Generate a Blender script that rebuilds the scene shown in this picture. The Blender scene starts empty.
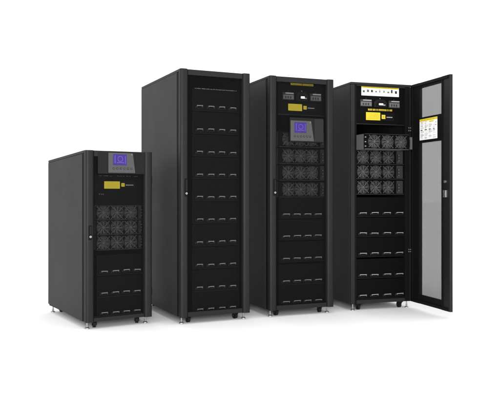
import bpy, bmesh, math, random
from math import sin, cos, pi, radians
random.seed(4)
scene = bpy.context.scene
C = scene.collection

# ------------------------------------------------------------------ camera numbers (a 500 x 400 picture)
F, CX, Y0, HC = 698.4, 250.0, 194.4, 1.0166
FOOT = 0.055

def at(P, e, px, py):
    """where the view ray of a picture point meets the upright plane through P along e -> (distance along e, height)"""
    rx, rz = (px - CX) / F, (Y0 - py) / F
    det = rx * (-e[1]) + e[0]
    t = (P[0] * (-e[1]) + e[0] * P[1]) / det
    s = (rx * P[1] - P[0]) / det
    return s, HC + t * rz

# ------------------------------------------------------------------ materials
def new_mat(name):
    m = bpy.data.materials.new(name); m.use_nodes = True
    return m, m.node_tree.nodes, m.node_tree.links, m.node_tree.nodes['Principled BSDF']

def coat(name, col, rough=0.5, spec=0.2, metal=0.0, grain=0.06, gscale=700, vary=0.08, bump=0.02, dirt=0.0):
    m, N, L, b = new_mat(name)
    tc = N.new('ShaderNodeTexCoord')
    n1 = N.new('ShaderNodeTexNoise'); n1.inputs['Scale'].default_value = gscale; n1.inputs['Detail'].default_value = 2
    n2 = N.new('ShaderNodeTexNoise'); n2.inputs['Scale'].default_value = 3.0; n2.inputs['Detail'].default_value = 4
    L.new(tc.outputs['Object'], n1.inputs['Vector']); L.new(tc.outputs['Object'], n2.inputs['Vector'])
    mix = N.new('ShaderNodeMix'); mix.data_type = 'RGBA'
    k0, k1 = 1 - vary, 1 + vary
    mix.inputs[6].default_value = (col[0]*k0, col[1]*k0, col[2]*k0, 1)
    mix.inputs[7].default_value = (min(1, col[0]*k1), min(1, col[1]*k1), min(1, col[2]*k1), 1)
    L.new(n2.outputs['Fac'], mix.inputs[0]); L.new(mix.outputs[2], b.inputs['Base Color'])
    rr = N.new('ShaderNodeMapRange'); rr.inputs['To Min'].default_value = rough - grain; rr.inputs['To Max'].default_value = rough + grain
    L.new(n2.outputs['Fac'], rr.inputs['Value']); L.new(rr.outputs['Result'], b.inputs['Roughness'])
    if bump:
        bp = N.new('ShaderNodeBump'); bp.inputs['Strength'].default_value = bump * 4; bp.inputs['Distance'].default_value = 0.0004
        L.new(n1.outputs['Fac'], bp.inputs['Height']); L.new(bp.outputs['Normal'], b.inputs['Normal'])
    if dirt:
        n3 = N.new('ShaderNodeTexNoise'); n3.inputs['Scale'].default_value = 9; n3.inputs['Detail'].default_value = 8; n3.inputs['Roughness'].default_value = .7
        L.new(tc.outputs['Object'], n3.inputs['Vector'])
        mr = N.new('ShaderNodeMapRange'); mr.inputs['From Min'].default_value = .56; mr.inputs['From Max'].default_value = .75; mr.inputs['To Max'].default_value = dirt
        L.new(n3.outputs['Fac'], mr.inputs['Value'])
        m2 = N.new('ShaderNodeMix'); m2.data_type = 'RGBA'; m2.inputs[7].default_value = (.09, .088, .084, 1)
        L.new(mr.outputs['Result'], m2.inputs[0]); L.new(mix.outputs[2], m2.inputs[6]); L.new(m2.outputs[2], b.inputs['Base Color'])
    b.inputs['Specular IOR Level'].default_value = spec; b.inputs['Metallic'].default_value = metal
    return m

def perforated(name, radius, pitch=0.008, col=0.011):
    """steel sheet with two staggered rows of round holes"""
    m, N, L, b = new_mat(name)
    b.inputs['Base Color'].default_value = (col, col, col, 1); b.inputs['Roughness'].default_value = 0.5
    b.inputs['Specular IOR Level'].default_value = 0.08
    tc = N.new('ShaderNodeTexCoord'); sp = N.new('ShaderNodeSeparateXYZ'); L.new(tc.outputs['Object'], sp.inputs[0])
    def mth(op, a, c=None):
        n = N.new('ShaderNodeMath'); n.operation = op
        for i, v in enumerate((a, c)):
            if v is None: continue
            if isinstance(v, (int, float)): n.inputs[i].default_value = v
            else: L.new(v, n.inputs[i])
        return n.outputs[0]
    def dist(off):
        acc = None
        for ax in ('X', 'Z'):
            u = mth('ADD', mth('DIVIDE', sp.outputs[ax], pitch), off + 50)
            d = mth('SUBTRACT', mth('FRACT', u), 0.5); d = mth('MULTIPLY', d, d)
            acc = d if acc is None else mth('ADD', acc, d)
        return acc
    d = mth('MINIMUM', dist(0.0), dist(0.5))
    hole = mth('LESS_THAN', d, (radius / pitch) ** 2)
    tr = N.new('ShaderNodeBsdfTransparent'); mx = N.new('ShaderNodeMixShader')
    L.new(hole, mx.inputs[0]); L.new(b.outputs[0], mx.inputs[1]); L.new(tr.outputs[0], mx.inputs[2])
    L.new(mx.outputs[0], N['Material Output'].inputs['Surface'])
    return m

def g(v): return (v, v, v)
M = {
 'coat': coat('black_powder_coat', (0.0175, 0.0175, 0.018), 0.55, 0.12, vary=0.12, dirt=0.06),
 'coat_shaded': coat('black_powder_coat_shaded', (0.0100, 0.0100, 0.0104), 0.5, 0.18, vary=0.12, dirt=0.04),  # same coat made darker: weaker light on the fronts is in the colour
 'inner': coat('inner_black_steel', g(0.006), 0.55, 0.05),
 'panel': coat('matt_black_panel', g(0.0030), 0.6, 0.05),
 'plastic': coat('black_plastic', g(0.0085), 0.45, 0.12),
 'mesh': perforated('perforated_steel', 0.00187, 0.006, 0.006),
 'mesh_fine': perforated('perforated_steel_small_holes', 0.00130, 0.0068, 0.016),
 'steel': coat('zinc_plated_steel', g(0.36), 0.35, 0.5, 0.8),
 'case': coat('bare_module_case', g(0.125), 0.45, 0.3, 0.2),
 'lip': coat('pale_handle_lip', g(0.28), 0.4, 0.4, 0.1),
 'grey': coat('dark_grey_plastic', g(0.024), 0.5, 0.25),
 'slate': coat('slate_plastic', g(0.012), 0.5, 0.2),
 'blade': coat('grey_fan_blade', g(0.048), 0.45, 0.3),
 'guard': coat('fan_guard_wire', g(0.075), 0.4, 0.4, 0.3),
 'bezel': coat('grey_display_face', g(0.052), 0.4, 0.3),
 'violet': coat('violet_screen', (0.036, 0.018, 0.17), 0.4, 0.15, bump=0),
 'violet_pale': coat('pale_violet_mark', (0.085, 0.06, 0.26), 0.4, 0.15, bump=0),
 'violet_dark': coat('dark_violet_mark', (0.02, 0.012, 0.08), 0.25, 0.4, bump=0),
 'yellow': coat('yellow_label', (0.62, 0.50, 0.025), 0.5, 0.3, bump=0),
 'yellow_ink': coat('ochre_print', (0.42, 0.33, 0.02), 0.5, 0.3, bump=0),
 'amber': coat('amber_print', (0.55, 0.42, 0.04), 0.5, 0.3, bump=0),
 'paper': coat('white_paper', (0.84, 0.84, 0.83), 0.7, 0.2, bump=0),
 'ink': coat('dark_print', g(0.03), 0.6, 0.2, bump=0),
 'ink_grey': coat('grey_print', g(0.40), 0.6, 0.2, bump=0),
 'rubber': coat('black_rubber', g(0.008), 0.65, 0.15),
 'floor': coat('white_studio_sweep', (0.93, 0.93, 0.93), 0.9, 0.0, bump=0, vary=0.003),
}

# ------------------------------------------------------------------ mesh builder
class MB:
    def __init__(s): s.bm = bmesh.new(); s.mats = []
    def mi(s, m):
        if m not in s.mats: s.mats.append(m)
        return s.mats.index(m)
    def box(s, x0, x1, y0, y1, z0, z1, m):
        v = [s.bm.verts.new((x, y, z)) for z in (z0, z1) for x, y in ((x0, y0), (x1, y0), (x1, y1), (x0, y1))]
        k = s.mi(m)
        for q in ((3,2,1,0), (4,5,6,7), (0,1,5,4), (1,2,6,5), (2,3,7,6), (3,0,4,7)):
            s.bm.faces.new([v[i] for i in q]).material_index = k
        return s
    def prism(s, pts, a0, a1, m, axis='z'):
        """closed outline pts swept from a0 to a1 along an axis: z (x,y) / x (y,z) / y (x,z)"""
        def P(p, a): return {'z': (p[0], p[1], a), 'x': (a, p[0], p[1]), 'y': (p[0], a, p[1])}[axis]
        lo = [s.bm.verts.new(P(p, a0)) for p in pts]; hi = [s.bm.verts.new(P(p, a1)) for p in pts]
        n = len(pts); k = s.mi(m); fs = [s.bm.faces.new(lo[::-1]), s.bm.faces.new(hi)]
        for i in range(n): fs.append(s.bm.faces.new((lo[i], lo[(i+1) % n], hi[(i+1) % n], hi[i])))
        for f in fs: f.material_index = k
        return s
    def cyl(s, c, r0, r1, a0, a1, m, axis='z', n=20):
        k = s.mi(m)
        def P(r, t, a):
            p, q = r*cos(t), r*sin(t)
            return {'z': (c[0]+p, c[1]+q, a), 'x': (a, c[0]+p, c[1]+q), 'y': (c[0]+p, a, c[1]+q)}[axis]
        lo = [s.bm.verts.new(P(r0, 2*pi*i/n, a0)) for i in range(n)]; hi = [s.bm.verts.new(P(r1, 2*pi*i/n, a1)) for i in range(n)]
        fs = [s.bm.faces.new(lo[::-1]), s.bm.faces.new(hi)]
        for i in range(n): fs.append(s.bm.faces.new((lo[i], lo[(i+1) % n], hi[(i+1) % n], hi[i])))
        for f in fs: f.material_index = k
        return s
    def ring(s, c, R, w, y0, y1, m, n=28):
        """flat ring facing -y"""
        k = s.mi(m); rows = []
        for r, y in ((R, y0), (R+w, y0), (R+w, y1), (R, y1)):
            rows.append([s.bm.verts.new((c[0]+r*cos(2*pi*i/n), y, c[1]+r*sin(2*pi*i/n))) for i in range(n)])
        for j in range(4):
            A, B = rows[j], rows[(j+1) % 4]
            for i in range(n): s.bm.faces.new((A[i], A[(i+1) % n], B[(i+1) % n], B[i])).material_index = k
        return s
    def mesh(s, name):
        bmesh.ops.recalc_face_normals(s.bm, faces=s.bm.faces)
        me = bpy.data.meshes.new(name); s.bm.to_mesh(me); s.bm.free()
        for m in s.mats: me.materials.append(M[m])
        return me

def part(name, mb, parent, loc=(0, 0, 0), bevel=0.0, label=None, smooth=False):
    me = mb.mesh(name) if isinstance(mb, MB) else mb
    o = bpy.data.objects.new(name, me); C.objects.link(o)
    o.location = loc; o.parent = parent
    if smooth:
        for p in me.polygons: p.use_smooth = True
        e = o.modifiers.new('edges', 'EDGE_SPLIT'); e.split_angle = radians(40)
    if bevel:
        b = o.modifiers.new('bevel', 'BEVEL'); b.width = bevel; b.segments = 2; b.limit_method = 'ANGLE'; b.angle_limit = radians(40)
        b.harden_normals = True
        for p in me.polygons: p.use_smooth = True
    if label: o['label'] = label
    return o

# ------------------------------------------------------------------ shared little pieces
def caster_meshes():
    b = MB()
    b.box(-.024, .024, -.024, .024, .049, .0545, 'plastic')
    b.prism([(-.020, .049), (.020, .049), (.012, .016), (-.002, .016)], -.017, -.012, 'plastic', 'x')
    b.prism([(-.020, .049), (.020, .049), (.012, .016), (-.002, .016)], .012, .017, 'plastic', 'x')
    w = MB(); w.cyl((.006, .0255), .0255, .0255, -.0105, .0105, 'rubber', 'x', 24); w.cyl((.006, .0255), .007, .007, -.019, .019, 'grey', 'x', 12)
    return b.mesh('caster'), w.mesh('wheel')
CASTER, WHEEL = caster_meshes()
def foot_mesh():
    f = MB()
    f.cyl((0, 0), .020, .018, 0, .006, 'steel'); f.cyl((0, 0), .018, .008, .006, .013, 'steel')
    f.cyl((0, 0), .0055, .0055, .013, .053, 'steel', n=12); f.cyl((0, 0), .010, .010, .020, .026, 'steel', n=6)
    return f.mesh('levelling_foot')
FOOT_ME = foot_mesh()

def fan_mesh(r, phase=0.0):
    f = MB()
    a = r * 1.02
    f.ring((0, 0), r*.93, r*.09, -.003, .006, 'grey')
    f.cyl((0, 0), r*.28, r*.30, -.001, .008, 'blade', 'y', 20)
    k = 9
    for i in range(k):                                  # swept pitched blades
        t0 = 2*pi*i/k + phase
        pin, pout = [], []
        for q in range(5):
            rr = r*(.28 + .60*q/4); sw = .30*q/4
            pin.append((rr*cos(t0+sw), .006, rr*sin(t0+sw)))
            pout.append((rr*cos(t0+sw+.42), .002+.001*q, rr*sin(t0+sw+.42)))
        kk = f.mi('blade')
        A = [f.bm.verts.new(p) for p in pin]; B = [f.bm.verts.new(p) for p in pout]
        for q in range(4): f.bm.faces.new((A[q], A[q+1], B[q+1], B[q])).material_index = kk
    for R in (.40, .64, .84): f.ring((0, 0), r*R, r*.035, -.0055, -.0035, 'guard', 24)
    for i in range(4):                                  # guard arms to the four screws
        t = pi/4 + i*pi/2; d = (cos(t), sin(t)); n = (-sin(t)*r*.035, cos(t)*r*.035)
        L0, L1 = r*.18, r*1.22
        f.prism([(d[0]*L0-n[0], d[1]*L0-n[1]), (d[0]*L1-n[0], d[1]*L1-n[1]), (d[0]*L1+n[0], d[1]*L1+n[1]), (d[0]*L0+n[0], d[1]*L0+n[1])], -.0065, -.0042, 'guard', 'y')
        f.cyl((d[0]*r*1.22, d[1]*r*1.22), r*.07, r*.06, -.0075, -.002, 'guard', 'y', 10)
    for i in range(4):
        t = i*pi/2; d = (cos(t), sin(t)); n = (-sin(t)*r*.03, cos(t)*r*.03)
        f.prism([(d[0]*r*.18-n[0], d[1]*r*.18-n[1]), (d[0]*r*.86-n[0], d[1]*r*.86-n[1]), (d[0]*r*.86+n[0], d[1]*r*.86+n[1]), (d[0]*r*.18+n[0], d[1]*r*.18+n[1])], -.0062, -.0044, 'guard', 'y')
    f.cyl((0, 0), r*.17, r*.17, -.0075, -.0035, 'guard', 'y', 16)
    return f.mesh('fan')

def handle_mesh(w):
    h = MB(); a = w/2
    h.box(-a, a, -.020, -.014, -.0028, .0028, 'lip')                        # pale grip
    h.box(-a, a, -.0138, -.001, -.0012, .0012, 'grey')
    for e in (-1, 1):                                                        # bent ends going back and down
        h.box(e*(a-.0025)-.0025, e*(a-.0025)+.0025, -.0195, -.001, -.0090, -.0032, 'case')
        h.box(e*(a+.0055)-.002, e*(a+.0055)+.002, -.0035, .001, -.020, -.002, 'grey')
    h.box(-a-.003, a+.003, -.0035, .001, -.021, -.0095, 'inner')            # pocket
    h.box(-a*.8, a*.8, -.0045, -.0036, -.0205, -.0190, 'grey')
    return h.mesh('handle')

# ------------------------------------------------------------------ one cabinet
class Cabinet:
    def __init__(s, name, label, X, Z, yaw, W, D, H, door, droop=0.0):
        s.W, s.D, s.H, s.yaw = W, D, H, yaw
        s.rail = .038 if H > 1.5 else .030
        s.X, s.Z = X, Z
        ca, sa = cos(yaw), sin(yaw)
        r = bpy.data.objects.new(name, None); C.objects.link(r); r.empty_display_size = .2
        r.location = (X + ca*W/2 - sa*D/2, Z + sa*W/2 + ca*D/2, 0); r.rotation_euler = (0, 0, yaw)
        r['label'] = label; r['category'] = 'power cabinet'; r['group'] = 'black equipment cabinets standing in a row'
        s.root = r
        t = .040 if door else 0.0
        s.t = t
        s.shell(t, droop); s.feet(t)
        if door: s.closed_door()
    # local coordinates: u along the front, v to the back -> centred on the empty
    def L(s, u, v, z): return (u - s.W/2, v - s.D/2, z)
    def px(s, px, py, v):
        """picture point on the upright plane v behind the front -> (u, z)"""
        ca, sa = cos(s.yaw), sin(s.yaw)
        return at((s.X - sa*v, s.Z + ca*v), (ca, sa), px, py)
    def shell(s, t, droop):
        W, D, H, g0 = s.W, s.D, s.H, FOOT
        lt = t + (.050 if t else .022)
        f = MB(); b = lambda u0, u1, v0, v1, z0, z1, m='coat': f.box(u0-W/2, u1-W/2, v0-D/2, v1-D/2, z0, z1, m)
        pw = .060
        if t:
            b(.004, pw, t+.006, t+.055, g0+.003, H-.022, 'inner'); b(W-pw, W-.004, t+.006, t+.055, g0+.003, H-.022, 'inner')
        else:
            b(.004, .040, t+.006, t+.055, g0+.003, H-.022); b(.0402, pw, t+.010, t+.055, g0+.003, H-.022, 'inner')  # black bar stands in for the dark gap beside the modules
            b(W-.0118, W-.004, t+.006, t+.055, g0+.003, H-.022); b(W-pw, W-.012, t+.008, t+.055, g0+.003, H-.022, 'inner')  # right post mostly black: the shade by the open door is painted in
        b(.006, pw, D-.06, D-.012, g0+.003, H-.05, 'inner'); b(W-pw, W-.006, D-.06, D-.012, g0+.003, H-.05, 'inner')
        b(pw+.001, W-pw-.001, t+.008, t+.05, H-.031, H-.022); b(pw+.001, W-pw-.001, t+.008, t+.05, g0+.003, g0+.034)
        b(.006, W-.006, t+.056, D-.061, g0+.004, g0+.030, 'inner')
        part('frame', f, s.root, bevel=.0015)
        zz = H - droop
        k = MB(); k.prism([(t+.004-D/2, H-.020), (D/2-.001, zz-.020), (D/2-.001, zz), (t+.004-D/2, H)], .001-W/2, W/2-.001, 'coat', 'x')
        part('roof', k, s.root, bevel=.002)
        k = MB(); k.box(.021-W/2, W/2-.021, D/2-.011, D/2-.002, g0+.003, zz-.012, 'coat'); part('back_panel', k, s.root)
        for sg in (-1, 1):
            a, c = (-W/2, -W/2+.018) if sg < 0 else (W/2-.018, W/2)
            k = MB(); k.prism([(lt-D/2, g0), (D/2, g0+droop*.4), (D/2, zz-.0215), (lt-D/2, H-.0215 - droop*(lt/D))], a, c, 'coat', 'x')
            part('side_panel', k, s.root, bevel=.002)
    def feet(s, t):
        W, D = s.W, s.D
        for v in (t+.055, D-.06):
            for sg in (-1, 1):
                o = part('caster', CASTER, s.root, s.L(W/2+sg*(W/2-.095), v-.006, 0)); part('wheel', WHEEL, o, smooth=True)
                o.rotation_euler = (0, 0, random.uniform(-.35, .35))
        for v in (t+.030, D-.035):
            for sg in (-1, 1): part('levelling_foot', FOOT_ME, s.root, s.L(W/2+sg*(W/2-.032), v, 0), smooth=True)
    def closed_door(s):
        W, D, H, g0 = s.W, s.D, s.H, FOOT
        z0, z1 = g0, H-.001
        d = MB(); sw = .066
        prof = [(0, .040), (0, .014), (.003, .006), (.010, .001), (.020, 0), (.046, 0), (.056, .003), (.062, .010), (sw, .030), (sw, .040)]
        d.prism([(u-W/2, v-D/2) for u, v in prof], z0, z1, 'coat_shaded'); d.prism([(W/2-u, v-D/2) for u, v in prof], z0, z1, 'coat_shaded')
        d.box(sw-W/2, W/2-sw, .012-D/2, .040-D/2, H-.046, H-.003, 'coat_shaded')
        d.box(sw-W/2, W/2-sw, .012-D/2, .040-D/2, z0+.002, z0+s.rail, 'coat_shaded')
        s.door = part('door', d, s.root, bevel=.0012)
        m = MB(); k = m.mi('mesh')
        v = [m.bm.verts.new(p) for p in ((sw-W/2, .031-D/2, z0+s.rail-.004), (W/2-sw, .031-D/2, z0+s.rail-.004), (W/2-sw, .031-D/2, H-.042), (sw-W/2, .031-D/2, H-.042))]
        m.bm.faces.new(v)
        part('mesh_panel', m, s.door)
        for zc in (g0+.20, H-.22):
            h = MB(); h.cyl((W/2+.004, .03-D/2), .006, .006, zc-.03, zc+.03, 'coat_shaded', 'z', 12); part('hinge', h, s.door, smooth=True)
    def lock(s, px, ya, yb):
        """slim swing handle let into the left stile, its silver key cap near the lower end"""
        u, zt = s.px(px, ya, 0); _, zb = s.px(px, yb, 0)
        o = s.L(u, 0, 0)
        h = MB(); h.box(-.0125, .0125, -.004, .006, zb, zt, 'inner'); h.box(-.0075, .0075, -.012, -.0045, zb+.042, zt-.008, 'plastic')
        part('door_handle', h, s.door, o, bevel=.002)
        k = MB(); k.cyl((0, zb+.024), .0085, .0085, -.010, -.0042, 'steel', 'y', 18); k.box(-.0012, .0012, -.0108, -.0095, zb+.019, zb+.029, 'ink')
        part('key_cap', k, s.door, o, smooth=True)
    # ---- things behind the door
    def trays(s, cols, rows, v, pitch, xr):
        """battery trays: one per row, four pull handles each"""
        xa, xb = xr
        hm = None
        zs = []
        for y in rows:
            u0, z = s.px((cols[0][0]+cols[-1][1])/2, y, v); zs.append(z)
        ua = s.px(xa, rows[0], v)[0]; ub = s.px(xb, rows[0], v)[0]
        tray = None
        for i, y in enumerate(rows):
            if tray is None:
                tm = MB(); w = ub-ua; h = pitch
                tm.box(0, w, 0, .55, -.034, h-.042, 'panel')
                tm.box(.004, w-.004, -.003, -.0002, -.0355, -.0340, 'grey')        # folded shelf edge
                tm.box(0, .003, -.003, -.0002, -.036, h-.044, 'plastic'); tm.box(w-.003, w, -.003, -.0002, -.036, h-.044, 'plastic')
                tray = tm.mesh('battery_tray')
            o = part('battery_tray', tray, s.root, s.L(ua, v, zs[i]))
            for (a, b) in cols:
                u0 = s.px(a, y, v)[0]; u1 = s.px(b, y, v)[0]
                if hm is None: hm = handle_mesh(u1-u0)
                hd = part('handle', hm, o, ((u0+u1)/2-ua + random.uniform(-.002, .002), 0, 0)); hd.rotation_euler = (random.uniform(-.12, .12), random.uniform(-.03, .03), random.uniform(-.03, .03))
        return zs
    def power_row(s, cols, y, v, r, half, xr, out=False):
        """a power module: a low black front with three fan openings and a control strip on its right"""
        ua = s.px(xr[0], y, v)[0]; ub = s.px(xr[1], y, v)[0]; z = s.px((xr[0]+xr[1])/2, y, v)[1]
        w = ub-ua; m = MB()
        m.box(0, w, .010, .020, -half, half, 'panel')
        m.box(.001, w-.001, .0205, .62, -half+.001, half-.001, 'case')
        m.box(0, w, -.006, .0098, -half-.0005, -half+.004, 'grey' if not out else 'guard')
        if out: m.box(0, w, -.006, .0098, half-.003, half, 'grey')
        uc = s.px(cols[-1]+r*F/5.6*1.1, y, v)[0]-ua
        if not out:
            m.box(uc+.004, w-.006, .002, .0098, -half+.008, half-.006, 'grey')
            m.box(uc+.010, uc+.016, -.001, .0018, -half*.5, half*.5, 'plastic')
            for q in (-.5, -.1, .3): m.box(uc+.024, uc+.029, 0, .0018, half*q, half*q+.004, 'lip')
        else:
            for q in (-.62, -.05, .55): m.box(.004, .012, -.001, .0098, half*q-.004, half*q+.004, 'lip')
        o = part('power_module', m, s.root, s.L(ua, v, z), label='power module pulled part way out of its slot' if out else None)
        return o, ua, z
    def fans(s, rec, cols, y, v, me):
        o, ua, z = rec
        for i, c in enumerate(cols):
            u, _ = s.px(c, y, v); f = part('fan', random.choice(me), o, (u-ua, .003, 0)); f.rotation_euler = (0, random.uniform(-.05, .05), 0)
    def rect(s, x0, y0, x1, y1, v):
        """picture rectangle -> u0, u1, z0, z1 on plane v (heights taken in the middle)"""
        xm, ym = (x0+x1)/2, (y0+y1)/2
        return s.px(x0, ym, v)[0], s.px(x1, ym, v)[0], s.px(xm, y1, v)[1], s.px(xm, y0, v)[1]
    def sub(s, parent_origin, u0, z0): return (u0-parent_origin[0], z0-parent_origin[1])
    def switch_panel(s, rect, v):
        u0, u1, z0, z1 = s.rect(*rect, v); m = MB()
        m.box(u0-s.W/2, u1-s.W/2, v-s.D/2, v+.02-s.D/2, z0, z1, 'panel')
        m.box(u0-s.W/2, u1-s.W/2, v-.003-s.D/2, v-.0002-s.D/2, z0, z0+.004, 'grey')
        s.panel = part('switch_panel', m, s.root); s.panel_v = v
        return s.panel
    def breaker(s, rect, parent, kind):
        v = s.panel_v; u0, u1, z0, z1 = s.rect(*rect, v); w, h = u1-u0, z1-z0
        m = MB()
        if kind == 'grey':
            m.box(-w/2, w/2, -.012, -.0003, -h/2, h/2*.55, 'grey')
            m.box(-w/2+.004, w/2-.004, -.016, -.0122, -h/2+.006, h*.02, 'case')
            m.box(-w*.30, w*.42, -.022, -.0123, h*.12, h*.24, 'lip')
            m.box(-w*.06, w*.06, -.008, -.0003, h*.30, h*.5, 'plastic')
            for q in range(3): m.box(-w*.32+q*w*.22, -w*.32+q*w*.22+w*.12, -.0172, -.0161, -h*.36, -h*.12, 'grey')
        else:
            m.prism([(-w/2, -h/2), (w/2, -h/2), (w/2, h*.05), (w*.3, h*.32), (-w*.3, h*.32), (-w/2, h*.05)], -.012, -.0003, 'plastic', 'y')
            m.prism([(-w*.33, -h*.36), (w*.33, -h*.36), (w*.2, h*.10), (-w*.2, h*.10)], -.020, -.0122, 'inner', 'y')
            m.box(-w*.16, w*.14, -.030, -.0202, -h*.30, -h*.10, 'paper'); m.box(w*.17, w*.34, -.022, -.0202, -h*.33, -h*.20, 'lip')
        m.cyl((0, h*.46), .0035, .0035, -.004, -.0003, 'lip', 'y', 10)
        part('breaker', m, parent, s.L((u0+u1)/2, v, (z0+z1)/2))
    def sticker(s, rect, v, parent, name='warning_label', style='yellow', label=None):
        u0, u1, z0, z1 = s.rect(*rect, v); w, h = u1-u0, z1-z0; m = MB()
        e = -.0012; rnd = random.Random(round(rect[0]*7))
        if style == 'yellow':                # yellow plate with rows of small print
            m.box(0, w, e, -.0002, 0, h, 'yellow')
            for r_ in range(4):
                x = w*.10
                while x < w*.86:
                    q = w*rnd.uniform(.05, .13); m.box(x, min(x+q, w*.9), e-.0004, e-.0001, h*(.78-.19*r_), h*(.78-.19*r_)+h*.055, 'yellow_ink'); x += q + w*.035
        elif style == 'plate':               # black plate, small yellow square and a thin line of grey print
            m.box(0, w, e, -.0002, 0, h, 'inner')
            q = h*.52; m.box(w*.06, w*.06+q, e-.0006, e-.0001, h*.24, h*.24+q, 'yellow'); m.box(w*.06+q*.3, w*.06+q*.7, e-.001, e-.0007, h*.24+q*.3, h*.24+q*.7, 'yellow_ink')
            x = w*.06+q*1.35
            while x < w*.84:
                l = w*rnd.uniform(.03, .06); m.box(x, x+l, e-.0006, e-.0001, h*.42, h*.52, 'ink_grey'); x += l + w*.012
        elif style == 'text':                # a line of amber capitals
            x = 0
            while x < w*.96:
                l = w*rnd.uniform(.025, .045); kz = rnd.choice((.1, .1, .3))
                m.box(x, x+l, e, -.0002, h*.12, h*.88, 'amber'); m.box(x+l*.3, x+l*.7, e-.0004, e-.0001, h*kz+h*.15, h*kz+h*.42, 'inner'); x += l + w*(.010 if rnd.random() < .8 else .03)
        elif style == 'card':                # white card, yellow heading, little pictures and captions
            m.box(0, w, e, -.0002, 0, h, 'paper'); m.box(w*.004, w*.996, e-.0005, e-.0001, h*.76, h*.985, 'yellow')
            x = w*.05
            while x < w*.93:
                l = w*rnd.uniform(.015, .05); m.box(x, x+l, e-.0009, e-.0006, h*.82, h*.90, 'yellow_ink'); x += l + w*.012
            for q in range(9):
                x = w*(.035+.107*q); l = w*rnd.uniform(.040, .070); zz = h*rnd.uniform(.30, .36)
                m.box(x, x+l, e-.0005, e-.0001, zz, zz+h*rnd.uniform(.20, .34), rnd.choice(('ink_grey', 'ink_grey', 'ink', 'case')))
                m.box(x+l*.3, x+l*.75, e-.0008, e-.0006, zz+h*.05, zz+h*.15, 'ink')
                for r_ in range(2): m.box(x, x+w*rnd.uniform(.04, .075), e-.0005, e-.0001, h*(.20-.09*r_), h*(.20-.09*r_)+h*.035, 'ink_grey')
        part(name, m, parent, s.L(u0, v, z0), label=label)
    def touch_screen(s, housing, face, logo, v, taper):
        """black housing, grey slanted face, violet screen and a row of small keys"""
        u0, u1, z0, z1 = s.rect(*housing, v); a0, a1, b0, b1 = s.rect(*face, v-.02); c0, c1, d0, d1 = s.rect(*logo, v-.022)
        o = (u0, z0); m = MB()
        m.box(0, u1-u0, -.016, .010, 0, z1-z0, 'plastic')
        m.box(a1-u0+.006, u1-u0-.004, -.019, -.0162, .006, z1-z0-.006, 'plastic' if s.H < 1.5 else 'slate')
        root = part('touch_screen', m, s.root, s.L(u0, v, z0), bevel=.0025)
        f = MB(); x0, x1 = a0-u0, a1-u0; y0, y1 = b0-z0, b1-z0
        f.prism([(x0, y0), (x1, y0), (x1-taper, y1), (x0, y1)], -.022, -.0163, 'bezel', 'y')
        f.cyl((x1-taper-.008, y1-.012), .003, .003, -.0235, -.0222, 'lip', 'y', 10)
        part('display_face', f, root, bevel=.001)
        k = MB(); p, q, r_, t_ = c0-u0, c1-u0, d0-z0, d1-z0; w, h = q-p, t_-r_
        k.box(p, q, -.0242, -.0222, r_, t_, 'violet')
        Y = (-.0250, -.0243)
        k.box(p+w*.10, p+w*.16, *Y, r_+h*.18, r_+h*.90, 'violet_pale'); k.box(p+w*.88, p+w*.93, *Y, r_+h*.14, r_+h*.86, 'violet_pale')
        k.box(p+w*.26, p+w*.80, *Y, r_+h*.20, r_+h*.27, 'violet_pale')
        k.ring((p+w*.52, r_+h*.58), w*.16, w*.05, *Y, 'violet_pale', 20)
        k.box(p+w*.42, p+w*.62, *Y, r_+h*.86, r_+h*.94, 'violet_dark'); k.box(p+w*.48, p+w*.86, *Y, r_+h*.05, r_+h*.13, 'violet_dark'); k.box(p+w*.05, p+w*.2, *Y, r_+h*.04, r_+h*.12, 'violet_dark')
        k.box(p+w*.27, p+w*.33, *Y, r_+h*.36, r_+h*.80, 'violet_dark')
        part('screen', k, root)
        zc = (y0+r_)/2 + .004; kb = None
        n = 6; span = (x1-taper*.5-.016) - (p-.002)
        for i in range(n):
            if kb is None:
                b = MB(); b.box(-.0065, .0065, -.0245, -.0222, -.006, .006, 'plastic'); b.box(-.003, .003, -.0249, -.0246, -.0006, .0012, 'ink_grey'); kb = b.mesh('button')
            part('button', kb, root, (p+.004+span*i/(n-1)*.92, 0, zc))
        return root
    def strip(s, x0, x1, y, v, n, name, m='lip', h=.010, skip=()):
        """a row of small pale marks / slots along a cross bar"""
        u0, z = s.px(x0, y, v); u1, _ = s.px(x1, y, v); k = MB(); w = u1-u0
        k.box(-.012, w+.012, 0, .012, -h, h, 'panel'); rnd = random.Random(n)
        for i in range(n):
            if i in skip: continue
            x = w*i/n; k.box(x, x+w/n*rnd.uniform(.4, .8), -.0015, -.0002, -h*rnd.uniform(.15, .35), h*rnd.uniform(.1, .4), m)
        part(name, k, s.root, s.L(u0, v, z))

# ------------------------------------------------------------------ 1: low cabinet
c1 = Cabinet('low_power_cabinet', 'low black power cabinet with a violet touch screen, the only one shorter than the rest',
             -1.2237, 5.212, .5594, .538, .989, 1.3500, True, droop=.040)
c1.lock(90.2, 225.5, 240)
VB = .060
c1.touch_screen((97.2, 152.6, 144.0, 174.0), (108.4, 153.0, 135.2, 172.9), (113.2, 154.4, 126.6, 165.2), .026, .020)
c1.switch_panel((94.5, 152.5, 142.5, 206), VB)
c1.sticker((104.2, 181.4, 119.8, 188.6), VB-.001, c1.panel)
c1.sticker((120.4, 181.6, 135, 188.2), VB-.001, c1.panel, 'rating_plate', 'plate')
c1.strip(99, 138, 175.8, VB-.012, 26, 'indicator_strip', 'guard', skip=(2, 6, 9, 10, 11, 17, 21, 22))
c1.strip(99, 105, 194, VB-.010, 3, 'indicator_strip', 'guard', h=.020)
fr = .053
fm = [fan_mesh(fr, q) for q in (0, .17, .31, .52)]
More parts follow.
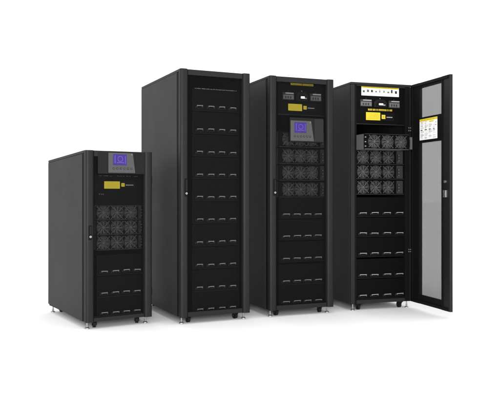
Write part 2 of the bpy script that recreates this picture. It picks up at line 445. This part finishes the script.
for y in (212.5, 227.3, 242.3):
    c1.fans(c1.power_row((103, 117, 131), y, VB, fr, .056, (96.5, 142)), (103.4, 117.2, 130.6), y, VB, fm)
c1.trays(((100.8, 107), (112, 118.5), (122.8, 129.2), (133.4, 140)), (269.8, 291.2, 310.9), VB, .163, (97, 143))

# ------------------------------------------------------------------ 2: tall battery cabinet
c2 = Cabinet('battery_cabinet', 'tall black cabinet whose mesh door shows only rows of battery handles from top to bottom',
             -.5399, 5.4291, .4381, .6, 1.0771, 2.0, True)
c2.lock(186.2, 178.5, 196.5)
c2.trays(((196.4, 202.2), (207.4, 213.6), (218.2, 224.6), (229.3, 235.4)), (107, 129.6, 152.1, 174.4, 196.5, 218.7, 241.0, 263.6, 286.0, 307.3), VB, .178, (192.5, 239))
c2.strip(195, 237, 88.3, VB-.006, 30, 'vent_strip', 'lip', .008)

# ------------------------------------------------------------------ 3: tall power cabinet, door shut
c3 = Cabinet('power_cabinet', 'tall black power cabinet, mesh door shut, violet touch screen below three breakers',
             .1641, 5.7532, .3861, .6, 1.0771, 2.0, True)
c3.lock(274.8, 178.8, 195.5)
c3.switch_panel((278, 82.5, 326, 115.5), VB)
for i, rc in enumerate(((282.2, 90.5, 293.4, 100), (295.6, 90.8, 307.4, 101), (309.6, 91.8, 320.6, 101.6))):
    c3.breaker(rc, c3.panel, 'black' if i == 1 else 'grey')
c3.sticker((290.6, 83.4, 314.2, 86.0), VB-.001, c3.panel, 'warning_text', 'text')
c3.sticker((288.2, 104.0, 302.0, 110.8), VB-.001, c3.panel)
c3.sticker((302.6, 104.6, 316, 111.4), VB-.001, c3.panel, 'rating_plate', 'plate')
c3.touch_screen((289.0, 118.2, 322.8, 142.4), (290.6, 120.8, 314.0, 141.0), (294.6, 122.4, 306.2, 132.8), .030, .028)
fr = .056; fm = [fan_mesh(fr, q) for q in (0, .17, .31, .52)]
for y in (139.6, 156.2, 172.8, 189.4):
    c3.fans(c3.power_row((288.5, 300.5, 312.5), y, VB, fr, .066, (279, 325)), (288.4, 300.6, 312), y, VB, fm)
c3.trays(((282.5, 289), (293.4, 299.8), (303.8, 310.4), (314.3, 321)), (213.8, 235.3, 257.3, 279.8, 300.2), VB, .178, (279, 325))

# ------------------------------------------------------------------ 4: tall power cabinet, door open
c4 = Cabinet('open_power_cabinet', 'tall black power cabinet with its mesh door wide open and one fan module pulled forward',
             .8799, 6.0919, .3131, .6, 1.0771, 2.0, False)
VF = .030
c4.switch_panel((355, 86, 404.5, 124.8), VF)
c4.sticker((361.4, 86.4, 398.8, 96.2), VF-.001, c4.panel, 'instruction_card', 'card')
for i, rc in enumerate(((359.8, 97.6, 371.2, 106.6), (373.4, 98.4, 386.2, 107.4), (388.2, 99, 399, 108.2))):
    c4.breaker(rc, c4.panel, 'black' if i == 1 else 'grey')
c4.sticker((368.0, 108.9, 392.4, 111.2), VF-.001, c4.panel, 'warning_text', 'text')
c4.sticker((366.0, 112.4, 380.2, 120.2), VF-.001, c4.panel)
c4.sticker((380.8, 113.2, 394.2, 121.0), VF-.001, c4.panel, 'rating_plate', 'plate')
fr = .057; fm = [fan_mesh(fr, q) for q in (0, .17, .31, .52)]
for y in (157.2, 172.0, 187.2):
    c4.fans(c4.power_row((363, 376, 388.5), y, VF, fr, .064, (355, 403.5)), (363, 375.8, 388.4), y, VF, fm)
OUT = -.150
c4.fans(c4.power_row((374, 387.5, 401), 141.8, OUT, fr, .066, (364.8, 408.6), True), (374.2, 387.6, 400.8), 141.8, OUT, fm)
c4.trays(((359, 365.7), (370.5, 378), (382.9, 390.4), (395.2, 402.8)), (212.6, 232.6, 252.6, 273.8, 294.0), VF, .178, (356, 404.5))
# rack rails with square holes beside the modules
for xa, xb in ((352.6, 356.2), (404.8, 407.6)):
    k = MB(); ua, _ = c4.px(xa, 190, VF+.004); ub, _ = c4.px(xb, 190, VF+.004)
    k.box(ua-.3, ub-.3, VF+.005-c4.D/2, VF+.020-c4.D/2, .10, 1.94, 'inner')
    z = .13
    while z < 1.93:
        k.box((ua+ub)/2-.303, (ua+ub)/2-.297, VF+.0042-c4.D/2, VF+.0048-c4.D/2, z, z+.006, 'case'); z += .0445
    part('rack_rail', k, c4.root)
for y0_, y1_ in ((126.5, 132), (248, 252.5)):
    k = MB(); ua, zb = c4.px(409, y1_, .0); _, zt = c4.px(409, y0_, .0)
    k.box(ua-.316, ua-.284, -.010-c4.D/2, .0055-c4.D/2, zb, zt, 'plastic')
    for q in (.22, .72):
        for dx in (-.008, .008): k.cyl((ua-.3+dx, zb+(zt-zb)*q), .0035, .0035, -.0125-c4.D/2, -.0102-c4.D/2, 'lip', 'y', 10)
    part('hinge_bracket', k, c4.root)
# the open door: local x from the hinge to the free edge, y through its thickness (inner face y = 0), z up
ang = -radians(72.74) - c4.yaw
d = MB(); g0, H = FOOT, c4.H; DW = .604; T = .034
xi0, xi1 = .105, .474
ex, ey = cos(c4.yaw), sin(c4.yaw)
HP = (c4.X + ex*.6, c4.Z + ey*.6); E = (cos(-radians(72.74)), sin(-radians(72.74)))
def dpx(px, py): return at(HP, E, px, py)
xi0 = dpx(418.9, 190)[0]; xi1 = dpx(441.3, 190)[0]
zt = (dpx(419, 88.6)[1] + dpx(441, 82.6)[1])/2; zb = (dpx(419.8, 294)[1] + dpx(442, 301)[1])/2
d.box(-.020, xi0, .002, T, g0, H-.001, 'inner'); 
d.prism([(xi1, .002), (DW-.012, .002), (DW-.004, .004), (DW, .010), (DW, T-.010), (DW-.006, T-.002), (DW-.02, T), (xi1, T)], g0, H-.001, 'coat_shaded')
d.box(xi0, xi1, .003, T-.012, zt, H-.002, 'inner'); d.box(xi0, xi1, .003, T-.012, g0+.001, zb, 'inner')
# folded stiffening flange round the inside
d.box(.012, DW-.020, -.010, .0015, H-.030, H-.006, 'inner'); d.box(.012, DW-.020, -.010, .0015, g0+.006, g0+.030, 'inner')
d.box(.012, .030, -.010, .0015, g0+.031, H-.031, 'inner'); d.box(xi1+.012, xi1+.026, -.008, .0015, g0+.031, H-.031, 'inner')
door4 = part('door', d, c4.root, c4.L(.6, 0, 0), bevel=.0012, label='mesh door swung wide open, a notice hanging inside')
door4.rotation_euler = (0, 0, ang)
m = MB(); m.mi('mesh_fine')
m.bm.faces.new([m.bm.verts.new(p) for p in ((xi0-.002, .010, zb-.002), (xi1+.002, .010, zb-.002), (xi1+.002, .010, zt+.002), (xi0-.002, .010, zt+.002))])
part('mesh_panel', m, door4)
# notice holder with a sheet
za = (dpx(419, 119.0)[1]+dpx(441, 113.2)[1])/2; zc = (dpx(419, 143.6)[1]+dpx(441, 140.4)[1])/2
k = MB(); k.box(xi0-.004, xi1+.004, -.008, .0085, zc, za, 'inner'); k.box(xi0, xi1, -.014, -.0082, zc, zc+.016, 'inner')
part('notice_holder', k, door4)
s0 = dpx(420.6, 130)[0]; s1 = dpx(438.2, 130)[0]
p0 = (dpx(420.6, 141.0)[1]+dpx(438.2, 137.6)[1])/2; p1 = (dpx(420.6, 119.8)[1]+dpx(438.2, 116.3)[1])/2
k = MB(); w, h = s1-s0, p1-p0; e = -.0092
k.box(0, w, e, -.0083, 0, h, 'paper'); k.box(0, w, e-.0004, e-.0001, h*.885, h*.998, 'yellow')
for q in range(5): k.box(w*(.08+.17*q), w*(.17+.17*q), e-.0008, e-.0005, h*.93, h*.955, 'yellow_ink')
k.box(w*.55, w*.80, e-.0004, e-.0001, h*.80, h*.86, 'yellow')
rnd = random.Random(8)
for col in range(4):
    x0 = w*(.06+.235*col)
    for r_ in range(22):
        if r_ in (9, 10): continue
        z = h*(.85-.0375*r_)
        if rnd.random() < .78 and not (r_ < 3 and col > 1): k.box(x0, x0+w*rnd.uniform(.10, .20), e-.0004, e-.0001, z, z+h*rnd.uniform(.010, .018), rnd.choice(('ink_grey', 'ink_grey', 'case')))
    k.box(x0, x0+w*rnd.uniform(.08, .14), e-.0004, e-.0001, h*.46, h*.495, 'ink')
k.box(w*.33, w*.345, e-.0004, e-.0001, h*.52, h*.86, 'ink_grey'); k.box(w*.90, w*.95, e-.0005, e-.0001, h*.62, h*.65, 'ink'); k.box(w*.90, w*.95, e-.0005, e-.0001, h*.74, h*.765, 'ink')
part('notice_sheet', k, door4, (s0, 0, p0), label='white notice sheet with a yellow heading')
# lock on the free edge of the door
sx, z1 = dpx(445.6, 190.2); _, z2 = dpx(445.6, 197.4)
k = MB(); k.box(-.020, .020, -.014, .0015, z2, z1, 'steel'); k.box(-.012, .012, -.020, -.0142, z2+.012, z1-.018, 'guard'); part('lock_plate', k, door4, (sx, 0, 0), bevel=.002)
_, z3 = dpx(445.6, 181.6)
k = MB(); k.cyl((0, z3), .011, .011, -.012, .0015, 'steel', 'y', 16); part('lock_stud', k, door4, (sx, 0, 0), smooth=True)
ua, zb_ = c4.px(413.0, 149.6, -.02); _, zt_ = c4.px(413, 137.4, -.02)
k = MB(); k.box(.014, .034, -.030, -.0102, zb_, zt_, 'case'); k.box(.018, .030, -.034, -.0302, zb_+.02, zt_-.02, 'grey'); part('door_stay', k, door4, bevel=.0015)

# ------------------------------------------------------------------ the floor they stand on
k = MB(); k.mi('floor')
k.bm.faces.new([k.bm.verts.new(p) for p in ((-60, -40, 0), (60, -40, 0), (60, 90, 0), (-60, 90, 0))])
fl = bpy.data.objects.new('floor', k.mesh('floor')); C.objects.link(fl); fl['kind'] = 'structure'; fl['label'] = 'seamless white studio floor'

# ------------------------------------------------------------------ light
w = bpy.data.worlds.new('World'); scene.world = w; w.use_nodes = True
bg = w.node_tree.nodes['Background']; bg.inputs['Color'].default_value = (1, 1, 1, 1); bg.inputs['Strength'].default_value = 1.46
def lamp(name, loc, aim, size, power):
    l = bpy.data.lights.new(name, 'AREA'); l.shape = 'RECTANGLE'; l.size, l.size_y = size; l.energy = power
    o = bpy.data.objects.new(name, l); C.objects.link(o); o.location = loc
    from mathutils import Vector
    o.rotation_euler = (Vector(aim) - Vector(loc)).to_track_quat('-Z', 'Y').to_euler()
lamp('added_front_fill', (0.0, -0.4, 1.25), (0, 6.0, .95), (1.4, 1.4), 270)  # unseen fill added by the camera to brighten the side panels

# ------------------------------------------------------------------ camera
cam = bpy.data.cameras.new('camera'); co = bpy.data.objects.new('camera', cam); C.objects.link(co)
co.location = (0, 0, HC); co.rotation_euler = (pi/2, 0, 0)
cam.sensor_width = 36; cam.lens = 36*F/500; cam.shift_x = 0; cam.shift_y = -(200-Y0)/500
cam.clip_start = .05; cam.clip_end = 400
scene.camera = co
scene.view_settings.view_transform = 'Standard'; scene.view_settings.look = 'None'
scene.view_settings.exposure = 0; scene.view_settings.gamma = 1
scene.render.engine = 'CYCLES'
scene.cycles.transparent_max_bounces = 16; scene.cycles.max_bounces = 8
scene.render.filter_size = 1.5
